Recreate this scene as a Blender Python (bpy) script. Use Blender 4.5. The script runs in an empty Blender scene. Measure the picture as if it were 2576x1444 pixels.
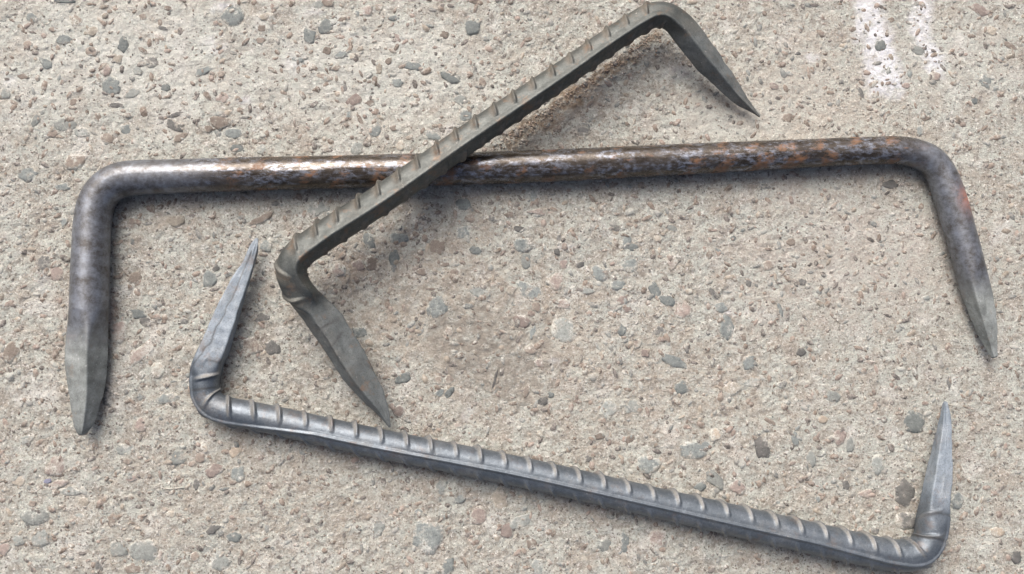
import bpy, math
import numpy as np
from mathutils import Vector, Matrix

# ---------------------------------------------------------------- camera, world, sun
S = bpy.context.scene
COL = S.collection
CAM_LOC = Vector((-0.014, -0.034, 0.352))
CAM_AIM = Vector((0.0, 0.0, 0.0))
HFOV = math.radians(62.5)
cd = bpy.data.cameras.new("camera"); cam = bpy.data.objects.new("camera", cd); COL.objects.link(cam)
cam.location = CAM_LOC
_d = (CAM_AIM - CAM_LOC).normalized()
_r = _d.cross(Vector((0, 1, 0))).normalized(); _u = _r.cross(_d)
CAM_ROT = Matrix((_r, _u, -_d)).transposed()
cam.rotation_euler = CAM_ROT.to_euler()
cd.angle = HFOV; cd.clip_start = 0.01; cd.clip_end = 50
S.camera = cam

SUN_EL, SUN_AZ = math.radians(50), math.radians(112)      # azimuth counted from +X towards +Y
sd = bpy.data.lights.new("sun", 'SUN'); sun = bpy.data.objects.new("sun", sd); COL.objects.link(sun)
sd.energy = 1.5; sd.angle = math.radians(46); sd.color = (1.0, 0.995, 0.985)
_s = Vector((math.cos(SUN_EL)*math.cos(SUN_AZ), math.cos(SUN_EL)*math.sin(SUN_AZ), math.sin(SUN_EL)))
sun.rotation_euler = _s.to_track_quat('Z', 'Y').to_euler()
sun.location = _s*2
W = bpy.data.worlds.new("World"); S.world = W; W.use_nodes = True
wn = W.node_tree; bg = wn.nodes['Background']
sky = wn.nodes.new('ShaderNodeTexSky'); sky.sky_type = 'NISHITA'; sky.sun_disc = False
sky.sun_elevation = SUN_EL; sky.sun_rotation = math.radians(90) - SUN_AZ
sky.air_density = 0.55; sky.dust_density = 9.0; sky.ozone_density = 0.0
wn.links.new(sky.outputs[0], bg.inputs[0]); bg.inputs[1].default_value = 0.105
S.view_settings.view_transform = 'Standard'; S.view_settings.look = 'None'
S.view_settings.exposure = 0.80; S.view_settings.gamma = 1.0

VW, VH = 2576.0, 1444.0                                    # the photograph's own measuring grid
F = (VW/2)/math.tan(HFOV/2)
def at(vx, vy, z=0.0):
    """measured spot of the photograph -> point of the place at height z"""
    d = CAM_ROT @ Vector(((vx-VW/2)/F, -(vy-VH/2)/F, -1.0))
    t = (z-CAM_LOC.z)/d.z
    return CAM_LOC + d*t
def metres(w, p):                                          # w grid units at point p -> metres
    return w/F*((Vector(p)-CAM_LOC).dot(_d))

# ---------------------------------------------------------------- noise in numpy
def _hash(ix, iy, seed):
    h = (ix.astype(np.int64)*374761393 + iy.astype(np.int64)*668265263 + seed*2147483647) & 0xffffffff
    h = ((h ^ (h >> 13))*1274126177) & 0xffffffff
    return ((h ^ (h >> 16)) & 0xffff)/65535.0
def vnoise(x, y, scale, seed):
    x = x/scale; y = y/scale
    ix = np.floor(x); iy = np.floor(y); fx = x-ix; fy = y-iy
    fx = fx*fx*(3-2*fx); fy = fy*fy*(3-2*fy)
    a = _hash(ix, iy, seed); b = _hash(ix+1, iy, seed); c = _hash(ix, iy+1, seed); d = _hash(ix+1, iy+1, seed)
    return (a*(1-fx)+b*fx)*(1-fy)+(c*(1-fx)+d*fx)*fy - 0.5
MM = 0.001
def ground_h(x, y):
    h = 0.9*vnoise(x, y, 34*MM, 1) + 0.75*vnoise(x, y, 9*MM, 2) + 0.55*vnoise(x, y, 3.4*MM, 3)
    h = h + 0.62*vnoise(x, y, 1.6*MM, 4) + 0.35*np.abs(vnoise(x, y, 5.5*MM, 14))
    calm = np.clip(1.15 - 2.2*np.clip((x-0.10)/0.2, 0, 0.25), 0.55, 1.15)
    h = h*0.85*calm
    p = vnoise(x, y, 2.3*MM, 7)                            # small pits
    h = h - 0.9*np.clip(p-0.40, 0, 1)*8*0.5
    return h*MM

# ---------------------------------------------------------------- material helpers
def new_mat(name):
    m = bpy.data.materials.new(name); m.use_nodes = True
    nt = m.node_tree; b = nt.nodes['Principled BSDF']
    return m, nt, b
class N:
    """tiny node writer"""
    def __init__(s, nt): s.nt = nt
    def node(s, t, **kw):
        n = s.nt.nodes.new(t)
        for k, v in kw.items(): setattr(n, k, v)
        return n
    def put(s, sock, v):
        if hasattr(v, 'links') or isinstance(v, bpy.types.NodeSocket): s.nt.links.new(v, sock)
        else: sock.default_value = v
    def noise(s, co, scale, detail=3, rough=0.6, dist=0.0):
        n = s.node('ShaderNodeTexNoise'); s.put(n.inputs['Vector'], co)
        n.inputs['Scale'].default_value = scale; n.inputs['Detail'].default_value = detail
        n.inputs['Roughness'].default_value = rough; n.inputs['Distortion'].default_value = dist
        return n.outputs['Fac']
    def voro(s, co, scale, feature='F1', out='Distance', rnd=1.0):
        n = s.node('ShaderNodeTexVoronoi', feature=feature); s.put(n.inputs['Vector'], co)
        n.inputs['Scale'].default_value = scale; n.inputs['Randomness'].default_value = rnd
        return n.outputs[out]
    def ramp(s, v, a, b, lo=0.0, hi=1.0):
        n = s.node('ShaderNodeMapRange'); s.put(n.inputs[0], v)
        for i, q in enumerate((a, b, lo, hi)): n.inputs[i+1].default_value = q
        n.clamp = True
        return n.outputs[0]
    def math(s, op, a, b=0.0):
        n = s.node('ShaderNodeMath', operation=op); s.put(n.inputs[0], a); s.put(n.inputs[1], b)
        return n.outputs[0]
    def mix(s, f, a, b, mode='MIX'):
        n = s.node('ShaderNodeMix', data_type='RGBA', blend_type=mode)
        s.put(n.inputs[0], f)
        for k, v in ((6, a), (7, b)):
            if isinstance(v, tuple): v = (*v[:3], 1.0)
            s.put(n.inputs[k], v)
        return n.outputs[2]
    def attr(s, name, out='Fac'):
        n = s.node('ShaderNodeAttribute'); n.attribute_name = name
        return n.outputs[out]
    def obj(s, scale=None):
        c = s.node('ShaderNodeTexCoord').outputs['Object']
        if scale:
            m = s.node('ShaderNodeMapping'); s.nt.links.new(c, m.inputs[0]); m.inputs['Scale'].default_value = scale
            c = m.outputs[0]
        return c
    def bump(s, h, strength, dist, normal=None):
        n = s.node('ShaderNodeBump'); s.put(n.inputs['Height'], h)
        n.inputs['Strength'].default_value = strength; n.inputs['Distance'].default_value = dist
        if normal is not None: s.nt.links.new(normal, n.inputs['Normal'])
        return n.outputs[0]

MORTAR = (0.435, 0.462, 0.425)
def speckle(n, co, base):
    """mortar: sand grains, pores, pale lime, tan dust"""
    c = n.mix(n.ramp(n.noise(co, 95, 4, 0.65), 0.42, 0.66), base, (0.37, 0.35, 0.305))
    c = n.mix(n.ramp(n.noise(co, 60, 3, 0.6, 0.3), 0.55, 0.75, 0, 0.75), c, (0.60, 0.605, 0.58))
    c = n.mix(n.ramp(n.noise(co, 260, 4, 0.78), 0.50, 0.62, 0, 0.72), c, (0.215, 0.195, 0.17))
    c = n.mix(n.ramp(n.noise(co, 170, 4, 0.7, 0.6), 0.56, 0.66, 0, 0.55), c, (0.27, 0.235, 0.20))
    c = n.mix(n.ramp(n.noise(co, 720, 3, 0.7), 0.57, 0.65, 0, 0.65), c, (0.74, 0.735, 0.71))
    r = n.noise(co, 420, 1, 0.5)
    d = n.math('MULTIPLY', n.ramp(n.voro(co, 900), 0.22, 0.42, 1, 0), n.ramp(r, 0.50, 0.62))
    c = n.mix(n.math('MULTIPLY', d, 0.85), c, (0.09, 0.08, 0.07))
    c = n.mix(n.ramp(n.noise(co, 1300, 3, 0.8), 0.54, 0.64, 0, 0.7), c, (0.17, 0.15, 0.13))
    c = n.mix(n.ramp(n.noise(co, 1250, 3, 0.8), 0.60, 0.70, 0, 0.6), c, (0.80, 0.78, 0.75))
    c = n.mix(n.ramp(n.voro(co, 1500, out='Color'), 0.0, 1.0, 0, 0.22), c, (0.2, 0.17, 0.15))
    return c
def mat_ground():
    m, nt, b = new_mat("rough_concrete"); n = N(nt); co = n.obj()
    c = speckle(n, co, MORTAR)
    st = n.node('ShaderNodeAttribute'); st.attribute_name = 'stain_shade'
    nz = n.noise(co, 260, 3, 0.7)
    f = n.math('MULTIPLY', st.outputs['Alpha'], n.ramp(nz, 0.32, 0.56, 0.15, 1.0))
    c = n.mix(f, c, st.outputs['Color'])
    nt.links.new(c, b.inputs['Base Color'])
    b.inputs['Roughness'].default_value = 0.9; b.inputs['Specular IOR Level'].default_value = 0.25
    h = n.math('ADD', n.noise(co, 620, 5, 0.78), n.math('MULTIPLY', n.noise(co, 210, 3, 0.7), 0.8))
    nt.links.new(n.bump(h, 1.0, 0.0013), b.inputs['Normal'])
    return m
def mat_stone(name, col, col2, dust=0.45, vein=0.0):
    m, nt, b = new_mat(name); n = N(nt)
    co = n.node('ShaderNodeNewGeometry').outputs['Position']
    oi = n.node('ShaderNodeObjectInfo').outputs['Random']
    c = n.mix(n.ramp(n.noise(co, 420, 4, 0.7), 0.35, 0.65), col, col2)
    c = n.mix(n.ramp(n.noise(co, 1100, 2, 0.6), 0.5, 0.72, 0, 0.55), c, tuple(min(1, v*1.9) for v in col))
    c = n.mix(n.ramp(n.noise(co, 900, 2, 0.6), 0.3, 0.42, 0.5, 0), c, tuple(v*0.35 for v in col))
    hs = n.node('ShaderNodeHueSaturation'); nt.links.new(c, hs.inputs['Color'])
    nt.links.new(n.ramp(oi, 0, 1, 0.60, 0.98), hs.inputs['Value']); hs.inputs['Saturation'].default_value = 0.8
    c = hs.outputs['Color']
    th = n.math('ADD', n.noise(co, 210, 4, 0.75), n.math('MULTIPLY', n.math('SUBTRACT', oi, 0.5), 0.12))
    edge = n.attr('edge')
    th = n.math('ADD', th, n.math('MULTIPLY', edge, 0.16))
    c = n.mix(n.ramp(th, 0.62-dust*0.22, 0.74-dust*0.18, 0, 0.92), c, speckle(n, co, MORTAR))
    nt.links.new(c, b.inputs['Base Color'])
    b.inputs['Roughness'].default_value = 0.8; b.inputs['Specular IOR Level'].default_value = 0.3
    h = n.noise(co, 600, 5, 0.75)
    nt.links.new(n.bump(h, 0.8, 0.0004), b.inputs['Normal'])
    return m
def mat_grit():
    m, nt, b = new_mat("sand_grains"); n = N(nt); co = n.obj()
    a = n.node('ShaderNodeAttribute'); a.attribute_name = 'grain'
    c = n.mix(n.ramp(n.noise(co, 900, 3, 0.7), 0.4, 0.7, 0, 0.5), a.outputs['Color'], (0.45, 0.41, 0.37))
    c = n.mix(n.ramp(n.noise(co, 300, 3, 0.7), 0.5, 0.62, 0, 0.8), c, speckle(n, co, MORTAR))
    nt.links.new(c, b.inputs['Base Color'])
    b.inputs['Roughness'].default_value = 0.85
    nt.links.new(n.bump(n.noise(co, 900, 3, 0.7), 0.6, 0.0003), b.inputs['Normal'])
    return m

def mat_round():
    """A: black mill scale worn bright on top, orange rust, grey forged ends"""
    m, nt, b = new_mat("rusty_mill_scale_steel"); n = N(nt)
    co = n.obj(); cs = n.obj((0.55, 1.6, 1.6)); hx = n.attr('helix')
    zone = n.attr('zone'); warm = n.attr('warm'); mid = n.attr('mid')
    c = n.mix(n.ramp(n.noise(n.obj((0.35, 1, 1)), 300, 5, 0.75), 0.40, 0.66), (0.042, 0.034, 0.027), (0.105, 0.092, 0.078))
    # bare worn metal flecks
    fl = n.math('MULTIPLY', n.ramp(n.noise(n.obj((0.5, 1, 1)), 620, 4, 0.72), 0.46, 0.62), n.ramp(n.noise(n.obj((0.3, 1, 1)), 150, 3, 0.7), 0.38, 0.56))
    c = n.mix(n.math('MULTIPLY', fl, 0.75), c, (0.27, 0.30, 0.36))
    rn = n.math('ADD', n.noise(cs, 75, 5, 0.72, 0.3), n.math('MULTIPLY', n.math('SUBTRACT', hx, 0.5), 0.26))
    rust = n.math('MULTIPLY', n.ramp(rn, 0.51, 0.60), n.math('MULTIPLY', mid, n.ramp(n.noise(n.obj((0.7, 1, 1)), 480, 5, 0.8), 0.41, 0.60)))
    rc = n.mix(n.noise(co, 300, 3, 0.7), (0.095, 0.058, 0.038), (0.235, 0.115, 0.055))
    # heat-blued bends and grey legs
    c = n.mix(n.math('MULTIPLY', warm, 0.9), c, n.mix(n.ramp(n.noise(co, 190, 5, 0.78), 0.36, 0.62), (0.075, 0.073, 0.072), (0.20, 0.222, 0.255)))
    tc = n.mix(n.ramp(n.noise(co, 160, 5, 0.7), 0.38, 0.64), (0.135, 0.15, 0.147), (0.25, 0.275, 0.272))
    tc = n.mix(n.ramp(n.noise(co, 800, 3, 0.7), 0.60, 0.72, 0, 0.5), tc, (0.46, 0.48, 0.48))
    tc = n.mix(n.ramp(n.noise(co, 1500, 3, 0.8), 0.54, 0.66, 0, 0.55), tc, (0.07, 0.072, 0.07))
    tc = n.mix(n.ramp(n.noise(co, 95, 4, 0.75), 0.56, 0.66, 0, 0.6), tc, (0.17, 0.13, 0.095))
    c = n.mix(zone, c, tc)
    c = n.mix(rust, c, rc)
    pt = n.attr('redpatch')
    pf = n.math('MULTIPLY', pt, n.ramp(n.noise(co, 500, 4, 0.75), 0.34, 0.5))
    c = n.mix(n.math('MULTIPLY', pf, 0.8), c, (0.30, 0.125, 0.085))
    nt.links.new(c, b.inputs['Base Color'])
    allrust = n.math('MAXIMUM', rust, pf)
    met = n.math('MULTIPLY', n.ramp(allrust, 0, 1, 0.5, 0.0), n.ramp(zone, 0, 1, 1.0, 0.12))
    nt.links.new(met, b.inputs['Metallic'])
    ro = n.ramp(n.noise(co, 500, 4, 0.75), 0.35, 0.7, 0.15, 0.36)
    ro = n.math('ADD', ro, n.math('MULTIPLY', zone, 0.22)); ro = n.math('ADD', ro, n.math('MULTIPLY', allrust, 0.4))
    ro = n.math('ADD', ro, n.math('MULTIPLY', warm, 0.13))
    nt.links.new(ro, b.inputs['Roughness'])
    b.inputs['Specular IOR Level'].default_value = 0.45
    h = n.math('ADD', n.noise(co, 700, 5, 0.75), n.math('MULTIPLY', rust, 0.5))
    h = n.math('ADD', h, n.math('MULTIPLY', n.noise(co, 2000, 3, 0.8), 0.3))
    nt.links.new(n.bump(h, 0.34, 0.00025), b.inputs['Normal'])
    return m
def mat_rebar(name, lo, hi, tiplo, tiphi, dust, dustamt, rough, metal, rusty=0.3):
    m, nt, b = new_mat(name); n = N(nt); co = n.obj()
    zone = n.attr('zone'); rib = n.attr('rib'); lee = n.attr('lee')
    c = n.mix(n.ramp(n.noise(co, 130, 5, 0.7), 0.36, 0.66), lo, hi)
    c = n.mix(n.ramp(n.noise(co, 1000, 3, 0.7), 0.56, 0.7, 0, 0.35), c, tuple(min(1, v*1.8) for v in hi))
    tc = n.mix(n.ramp(n.noise(co, 170, 5, 0.75), 0.36, 0.64), tiplo, tiphi)
    tc = n.mix(n.ramp(n.noise(co, 70, 3, 0.6, 0.8), 0.55, 0.63, 0, 0.4), tc, tuple(v*0.55 for v in tiplo))
    c = n.mix(zone, c, tc)
    df = n.math('MULTIPLY', lee, n.ramp(n.noise(co, 450, 4, 0.75), 0.28, 0.55, 0.35, 1.0))
    df = n.math('MULTIPLY', df, dustamt)
    gen = n.math('MULTIPLY', n.ramp(n.noise(co, 75, 4, 0.7), 0.50, 0.66), 0.30*dustamt)
    df = n.math('MAXIMUM', df, gen)
    c = n.mix(df, c, dust)
    c = n.mix(n.math('MULTIPLY', n.attr('crack'), 0.75), c, (0.05, 0.05, 0.05))
    nk = n.math('MULTIPLY', n.ramp(n.noise(co, 620, 4, 0.8), 0.64, 0.69), n.ramp(n.noise(co, 75, 3, 0.6), 0.48, 0.6))
    c = n.mix(n.math('MULTIPLY', nk, 0.6), c, (0.50, 0.48, 0.45))
    c = n.mix(n.ramp(n.noise(co, 1700, 3, 0.8), 0.52, 0.66, 0, 0.5), c, tuple(v*0.35 for v in lo))
    c = n.mix(n.math('MULTIPLY', n.ramp(n.noise(co, 140, 4, 0.75), 0.56, 0.68), rusty), c, (0.15, 0.095, 0.06))
    nt.links.new(c, b.inputs['Base Color'])
    nt.links.new(n.math('MULTIPLY', n.ramp(df, 0, 1, metal, 0.0), n.ramp(zone, 0, 1, 1, 0.25)), b.inputs['Metallic'])
    ro = n.ramp(n.noise(co, 420, 4, 0.7), 0.3, 0.7, rough-0.07, rough+0.09)
    ro = n.math('ADD', ro, n.math('MULTIPLY', df, 0.35)); ro = n.math('ADD', ro, n.math('MULTIPLY', zone, 0.16))
    nt.links.new(ro, b.inputs['Roughness'])
    h = n.math('ADD', n.noise(co, 650, 5, 0.7), n.math('MULTIPLY', n.noise(co, 120, 3, 0.6), n.ramp(zone, 0, 1, 0.3, 2.2)))
    h = n.math('ADD', h, n.math('MULTIPLY', n.noise(co, 1900, 3, 0.8), 0.35))
    nt.links.new(n.bump(h, 0.42, 0.00035), b.inputs['Normal'])
    return m

M_GROUND = mat_ground()
M_STONE = {
 'g': mat_stone("blue_grey_stone", (0.15, 0.175, 0.175), (0.22, 0.25, 0.24), 0.30),
 'd': mat_stone("dark_grey_stone", (0.115, 0.12, 0.115), (0.19, 0.185, 0.175), 0.35),
 'l': mat_stone("pale_green_grey_stone", (0.22, 0.245, 0.232), (0.29, 0.31, 0.29), 0.4),
 'b': mat_stone("brown_stone", (0.20, 0.165, 0.135), (0.27, 0.23, 0.19), 0.45),
 'p': mat_stone("pinkish_stone", (0.25, 0.20, 0.175), (0.32, 0.265, 0.235), 0.55),
 't': mat_stone("tan_stone", (0.30, 0.27, 0.215), (0.37, 0.335, 0.275), 0.6),
 'u': mat_stone("slate_blue_stone", (0.14, 0.15, 0.22), (0.18, 0.19, 0.27), 0.1),
 'o': mat_stone("orange_tan_stone", (0.36, 0.30, 0.225), (0.42, 0.36, 0.28), 0.5),
 'k': mat_stone("painted_hollow_shade", (0.04, 0.035, 0.03), (0.07, 0.06, 0.05), 0.1),  # near-black patch, paints the shade inside a hole
}
M_GRIT = mat_grit()
M_A = mat_round()
M_B = mat_rebar("dusty_green_grey_steel", (0.052, 0.06, 0.058), (0.088, 0.097, 0.094), (0.082, 0.093, 0.095), (0.13, 0.145, 0.147),
                (0.15, 0.128, 0.10), 0.7, 0.46, 0.45, 0.6)
M_C = mat_rebar("blue_grey_mill_steel", (0.092, 0.112, 0.132), (0.145, 0.170, 0.197), (0.165, 0.205, 0.245), (0.27, 0.315, 0.36),
                (0.25, 0.232, 0.195), 0.6, 0.40, 0.55)

# ---------------------------------------------------------------- ground
def axis(lo, hi, step, far):
    a = np.arange(lo, hi+step/2, step); g = []; x = a[-1]; s = step
    while x < far: s *= 1.35; x += s; g.append(x)
    l = []; x = a[0]; s = step
    while x > -far: s *= 1.35; x -= s; l.append(x)
    return np.array(l[::-1]+list(a)+g)
def build_ground():
    X = axis(-0.238, 0.238, 0.00055, 1.6); Y = axis(-0.142, 0.152, 0.00055, 1.6)
    nx, ny = len(X), len(Y)
    gx, gy = np.meshgrid(X, Y)
    gz = ground_h(gx, gy)
    far = np.clip(np.maximum(np.abs(gx)-0.25, np.abs(gy)-0.16)/0.1, 0, 1)
    gz = gz*(1-far*0.6)
    co = np.stack([gx, gy, gz], -1).reshape(-1, 3)
    idx = np.arange(nx*ny).reshape(ny, nx)
    f = np.stack([idx[:-1, :-1], idx[:-1, 1:], idx[1:, 1:], idx[1:, :-1]], -1).reshape(-1, 4)
    me = mesh_np("ground", co, f)
    # stains that belong to the slab, and one painted bar shade: (x, y, half length, half width, angle, colour, strength) in the measuring grid
    P = co
    st = np.zeros((len(P), 4), np.float32)
    for (vx, vy, rx, ry, an, c, k, sd_) in STAINS_AND_SHADE:
        if c is WHITE and sd_ >= 40: k *= 0.7
        p = at(vx, vy); ax = metres(rx, p); ay = metres(ry, p); a = math.radians(-an)
        wx = P[:, 0]-p.x + vnoise(P[:, 0], P[:, 1], 0.006, sd_)*ax*0.35 + vnoise(P[:, 0], P[:, 1], 0.0017, sd_+5)*0.0016
        wy = P[:, 1]-p.y + vnoise(P[:, 0], P[:, 1], 0.005, sd_+9)*ay*0.6 + vnoise(P[:, 0], P[:, 1], 0.0015, sd_+7)*0.0016
        u = (wx*math.cos(a)+wy*math.sin(a))/ax; v = (-wx*math.sin(a)+wy*math.cos(a))/ay
        r = np.sqrt(u*u+v*v)
        soft = 0.6 if k > 0.6 else 0.95
        w = np.clip((1.0-r)/soft, 0, 1); w = w*w*(3-2*w)*k
        old = st[:, 3].copy(); tot = w + old*(1-w)
        for i in range(3):
            st[:, i] = np.where(tot > 1e-5, (c[i]*w + st[:, i]*old*(1-w))/np.maximum(tot, 1e-5), c[i])
        st[:, 3] = tot
    at_ = me.attributes.new('stain_shade', 'FLOAT_COLOR', 'POINT'); at_.data.foreach_set('color', st.ravel())
    o = bpy.data.objects.new("ground", me); COL.objects.link(o); o['kind'] = 'structure'
    me.materials.append(M_GROUND)
    return o
def mesh_np(name, co, faces, smooth=True):
    me = bpy.data.meshes.new(name)
    co = np.asarray(co, np.float32); faces = np.asarray(faces, np.int32)
    me.vertices.add(len(co)); me.vertices.foreach_set('co', co.ravel())
    k = faces.shape[1]
    me.loops.add(faces.size); me.loops.foreach_set('vertex_index', faces.ravel())
    me.polygons.add(len(faces)); me.polygons.foreach_set('loop_start', np.arange(0, faces.size, k, dtype=np.int32))
    me.update(calc_edges=True)
    if smooth: me.polygons.foreach_set('use_smooth', np.ones(len(faces), bool))
    return me
WHITE = (0.66, 0.68, 0.72); BROWN = (0.20, 0.15, 0.10); DUST = (0.33, 0.29, 0.24); GREY = (0.22, 0.205, 0.18); PALE = (0.60, 0.62, 0.585)
STAINS_AND_SHADE = [
 # broad dusty tones
 (1150, 800, 560, 330, 20, DUST, 0.50, 11), (1230, 890, 230, 170, 20, GREY, 0.75, 12), (1700, 1000, 500, 260, 0, DUST, 0.30, 13),
 (700, 1250, 700, 200, 5, DUST, 0.25, 14), (300, 150, 560, 300, 0, PALE, 0.55, 15), (950, 180, 450, 260, 0, PALE, 0.5, 16),
 (2000, 250, 420, 300, 0, (0.48, 0.45, 0.40), 0.45, 17), (2150, 650, 500, 230, 0, (0.44, 0.41, 0.375), 0.5, 18), (2400, 150, 250, 200, 0, PALE, 0.3, 19),
 (1800, 330, 280, 120, 0, PALE, 0.35, 20),
 # chalky white streaks, upper right
 (2185, 30, 52, 130, 6, WHITE, 0.8, 31), (2232, 190, 66, 90, -10, WHITE, 0.95, 32), (2205, 110, 55, 95, -6, WHITE, 0.85, 33),
 (2315, 50, 42, 90, 6, WHITE, 0.8, 34), (2350, 150, 38, 60, -25, WHITE, 0.85, 35), (2045, 145, 32, 20, 0, WHITE, 0.55, 36),
 # small lime patches
 (560, 20, 50, 22, -10, WHITE, 0.7, 41), (25, 205, 30, 40, 0, WHITE, 0.5, 42), (540, 110, 55, 35, 10, WHITE, 0.5, 43), (620, 250, 35, 18, 0, WHITE, 0.6, 44),
 (740, 165, 45, 40, 0, WHITE, 0.45, 45), (1420, 625, 40, 26, 0, WHITE, 0.45, 46), (1390, 910, 22, 14, 0, WHITE, 0.45, 47), (1180, 1035, 22, 34, 40, WHITE, 0.45, 48),
 (850, 60, 40, 22, 0, WHITE, 0.5, 49), (790, 30, 50, 20, 0, WHITE, 0.45, 50), (1830, 785, 45, 12, 10, WHITE, 0.6, 51), (430, 1420, 30, 14, 0, WHITE, 0.6, 52),
 (1700, 180, 60, 25, 10, WHITE, 0.4, 53), (110, 700, 26, 60, 5, WHITE, 0.35, 54), (1110, 330, 60, 25, -20, WHITE, 0.35, 55), (2480, 1370, 60, 30, 0, PALE, 0.5, 56),
 # brown dirt along the raised rebar, plus its shade painted near the left bend
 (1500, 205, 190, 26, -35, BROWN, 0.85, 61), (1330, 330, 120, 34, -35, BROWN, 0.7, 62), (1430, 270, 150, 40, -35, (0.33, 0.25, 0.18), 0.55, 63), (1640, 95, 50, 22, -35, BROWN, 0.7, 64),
 (880, 680, 110, 50, -30, (0.27, 0.19, 0.14), 0.4, 65), (1240, 870, 60, 70, 0, GREY, 0.5, 66), (2425, 690, 20, 110, -14, (0.28, 0.21, 0.17), 0.6, 67),  # first patch: soft shade under the raised bar's left end, painted brown
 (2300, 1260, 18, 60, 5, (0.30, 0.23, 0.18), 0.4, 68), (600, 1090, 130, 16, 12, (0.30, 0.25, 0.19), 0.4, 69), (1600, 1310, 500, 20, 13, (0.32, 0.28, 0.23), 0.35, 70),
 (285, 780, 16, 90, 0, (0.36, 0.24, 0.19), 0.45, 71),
]
ground = build_ground()

# ---------------------------------------------------------------- stones set in the concrete, and holes painted as dark patches
def crop(ox, oy, k, rows):
    return [(ox+r[0]*k, oy+r[1]*k, r[2]*k, r[3]*k, r[4], r[5]) for r in rows]
ROCKS = []
ROCKS += crop(0, 0, .25, [(655,10,170,60,0,'g'),(320,180,130,90,20,'g'),(770,215,110,110,-30,'b'),(645,400,150,100,0,'g'),(460,635,150,80,40,'g'),(920,515,130,100,10,'b'),
 (1240,450,90,150,0,'g'),(1185,590,110,90,20,'t'),(1070,700,100,110,20,'p'),(1525,625,120,105,0,'d'),(1380,710,110,90,30,'l'),(1130,870,180,205,0,'g'),(1355,930,180,90,-25,'l'),
 (985,820,110,55,-20,'d'),(2350,160,230,215,-10,'g'),(1440,175,70,70,0,'b'),(1615,375,130,60,30,'b'),(1670,885,100,80,0,'g'),(2050,710,170,80,-25,'g'),(2215,1230,160,130,0,'b'),
 (2345,1345,180,110,5,'g'),(2095,1295,80,70,0,'b'),(1745,1265,190,90,25,'d'),(1810,1385,140,60,-30,'b'),(1260,1300,120,110,0,'g'),(1080,1390,130,100,0,'b'),(810,1330,160,80,10,'l'),
 (520,1340,110,80,0,'b'),(385,1190,180,70,-50,'l'),(1780,1150,230,40,-12,'d'),(2455,1180,110,30,-8,'d'),(2240,985,120,90,-20,'p'),(935,320,170,80,-20,'t'),(530,290,90,50,0,'b'),
 (60,930,110,110,30,'l'),(1165,1060,150,45,5,'d'),(990,1180,80,90,0,'b'),(280,440,80,60,0,'b'),(230,770,110,60,10,'b'),(730,1030,80,70,0,'b'),(1640,285,100,40,10,'d'),(2220,740,80,60,0,'b')])
ROCKS += crop(644, 0, .25, [(700,265,140,140,10,'g'),(535,360,120,150,0,'g'),(1115,115,110,120,0,'p'),(870,200,90,60,-20,'b'),(1395,190,100,60,0,'g'),(2180,280,150,160,20,'g'),
 (1410,390,100,90,0,'p'),(715,515,90,80,0,'b'),(850,560,120,70,-25,'g'),(415,595,120,60,5,'g'),(620,45,90,100,0,'l'),(1570,665,160,90,0,'g'),(1415,835,120,90,0,'g'),(815,690,90,50,-15,'b'),
 (1240,700,60,110,0,'t'),(60,290,80,70,0,'b'),(690,780,170,60,15,'b'),(890,890,60,80,0,'d'),(1050,490,60,50,0,'t'),(1185,1310,170,140,-20,'g'),(930,1165,55,110,0,'g'),(1050,1210,45,120,-30,'b'),
 (975,1010,150,110,-25,'p'),(1390,1290,90,60,0,'b'),(1760,1355,240,90,20,'g'),(2100,1160,130,120,0,'g'),(2060,1000,110,110,0,'l'),(1950,790,200,80,25,'g'),(1900,350,80,70,0,'b'),
 (1730,260,110,35,0,'g'),(2200,700,50,60,0,'d'),(1880,1310,50,40,0,'k'),(100,170,160,60,-15,'t'),(1150,1040,90,70,0,'b'),(2280,830,60,110,-30,'b'),(1235,80,80,70,0,'b'),(970,570,70,60,0,'t'),
 (2210,20,100,60,0,'b'),(730,20,110,90,0,'b'),(1020,140,50,50,0,'g'),(1340,620,60,80,20,'b'),(40,400,90,70,0,'b')])
ROCKS += crop(1932, 0, .25, [(1135,460,100,100,0,'g'),(1515,510,130,90,10,'l'),(2180,820,90,150,-30,'g'),(190,1185,100,100,0,'b'),(60,870,110,60,25,'p'),(1240,200,70,50,0,'b'),(1390,860,80,60,0,'p'),
 (1425,730,50,110,0,'g'),(1580,1190,90,50,0,'b'),(1530,1320,80,110,0,'g'),(940,940,50,110,-20,'d'),(2440,470,150,60,40,'b'),(2250,310,120,90,0,'t'),(1075,960,70,60,0,'b'),(2080,1020,60,60,0,'g'),
 (1680,770,110,90,20,'p'),(860,290,60,50,0,'b'),(735,820,50,60,0,'d'),(300,540,50,40,0,'d'),(2140,100,200,100,30,'p')])
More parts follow.
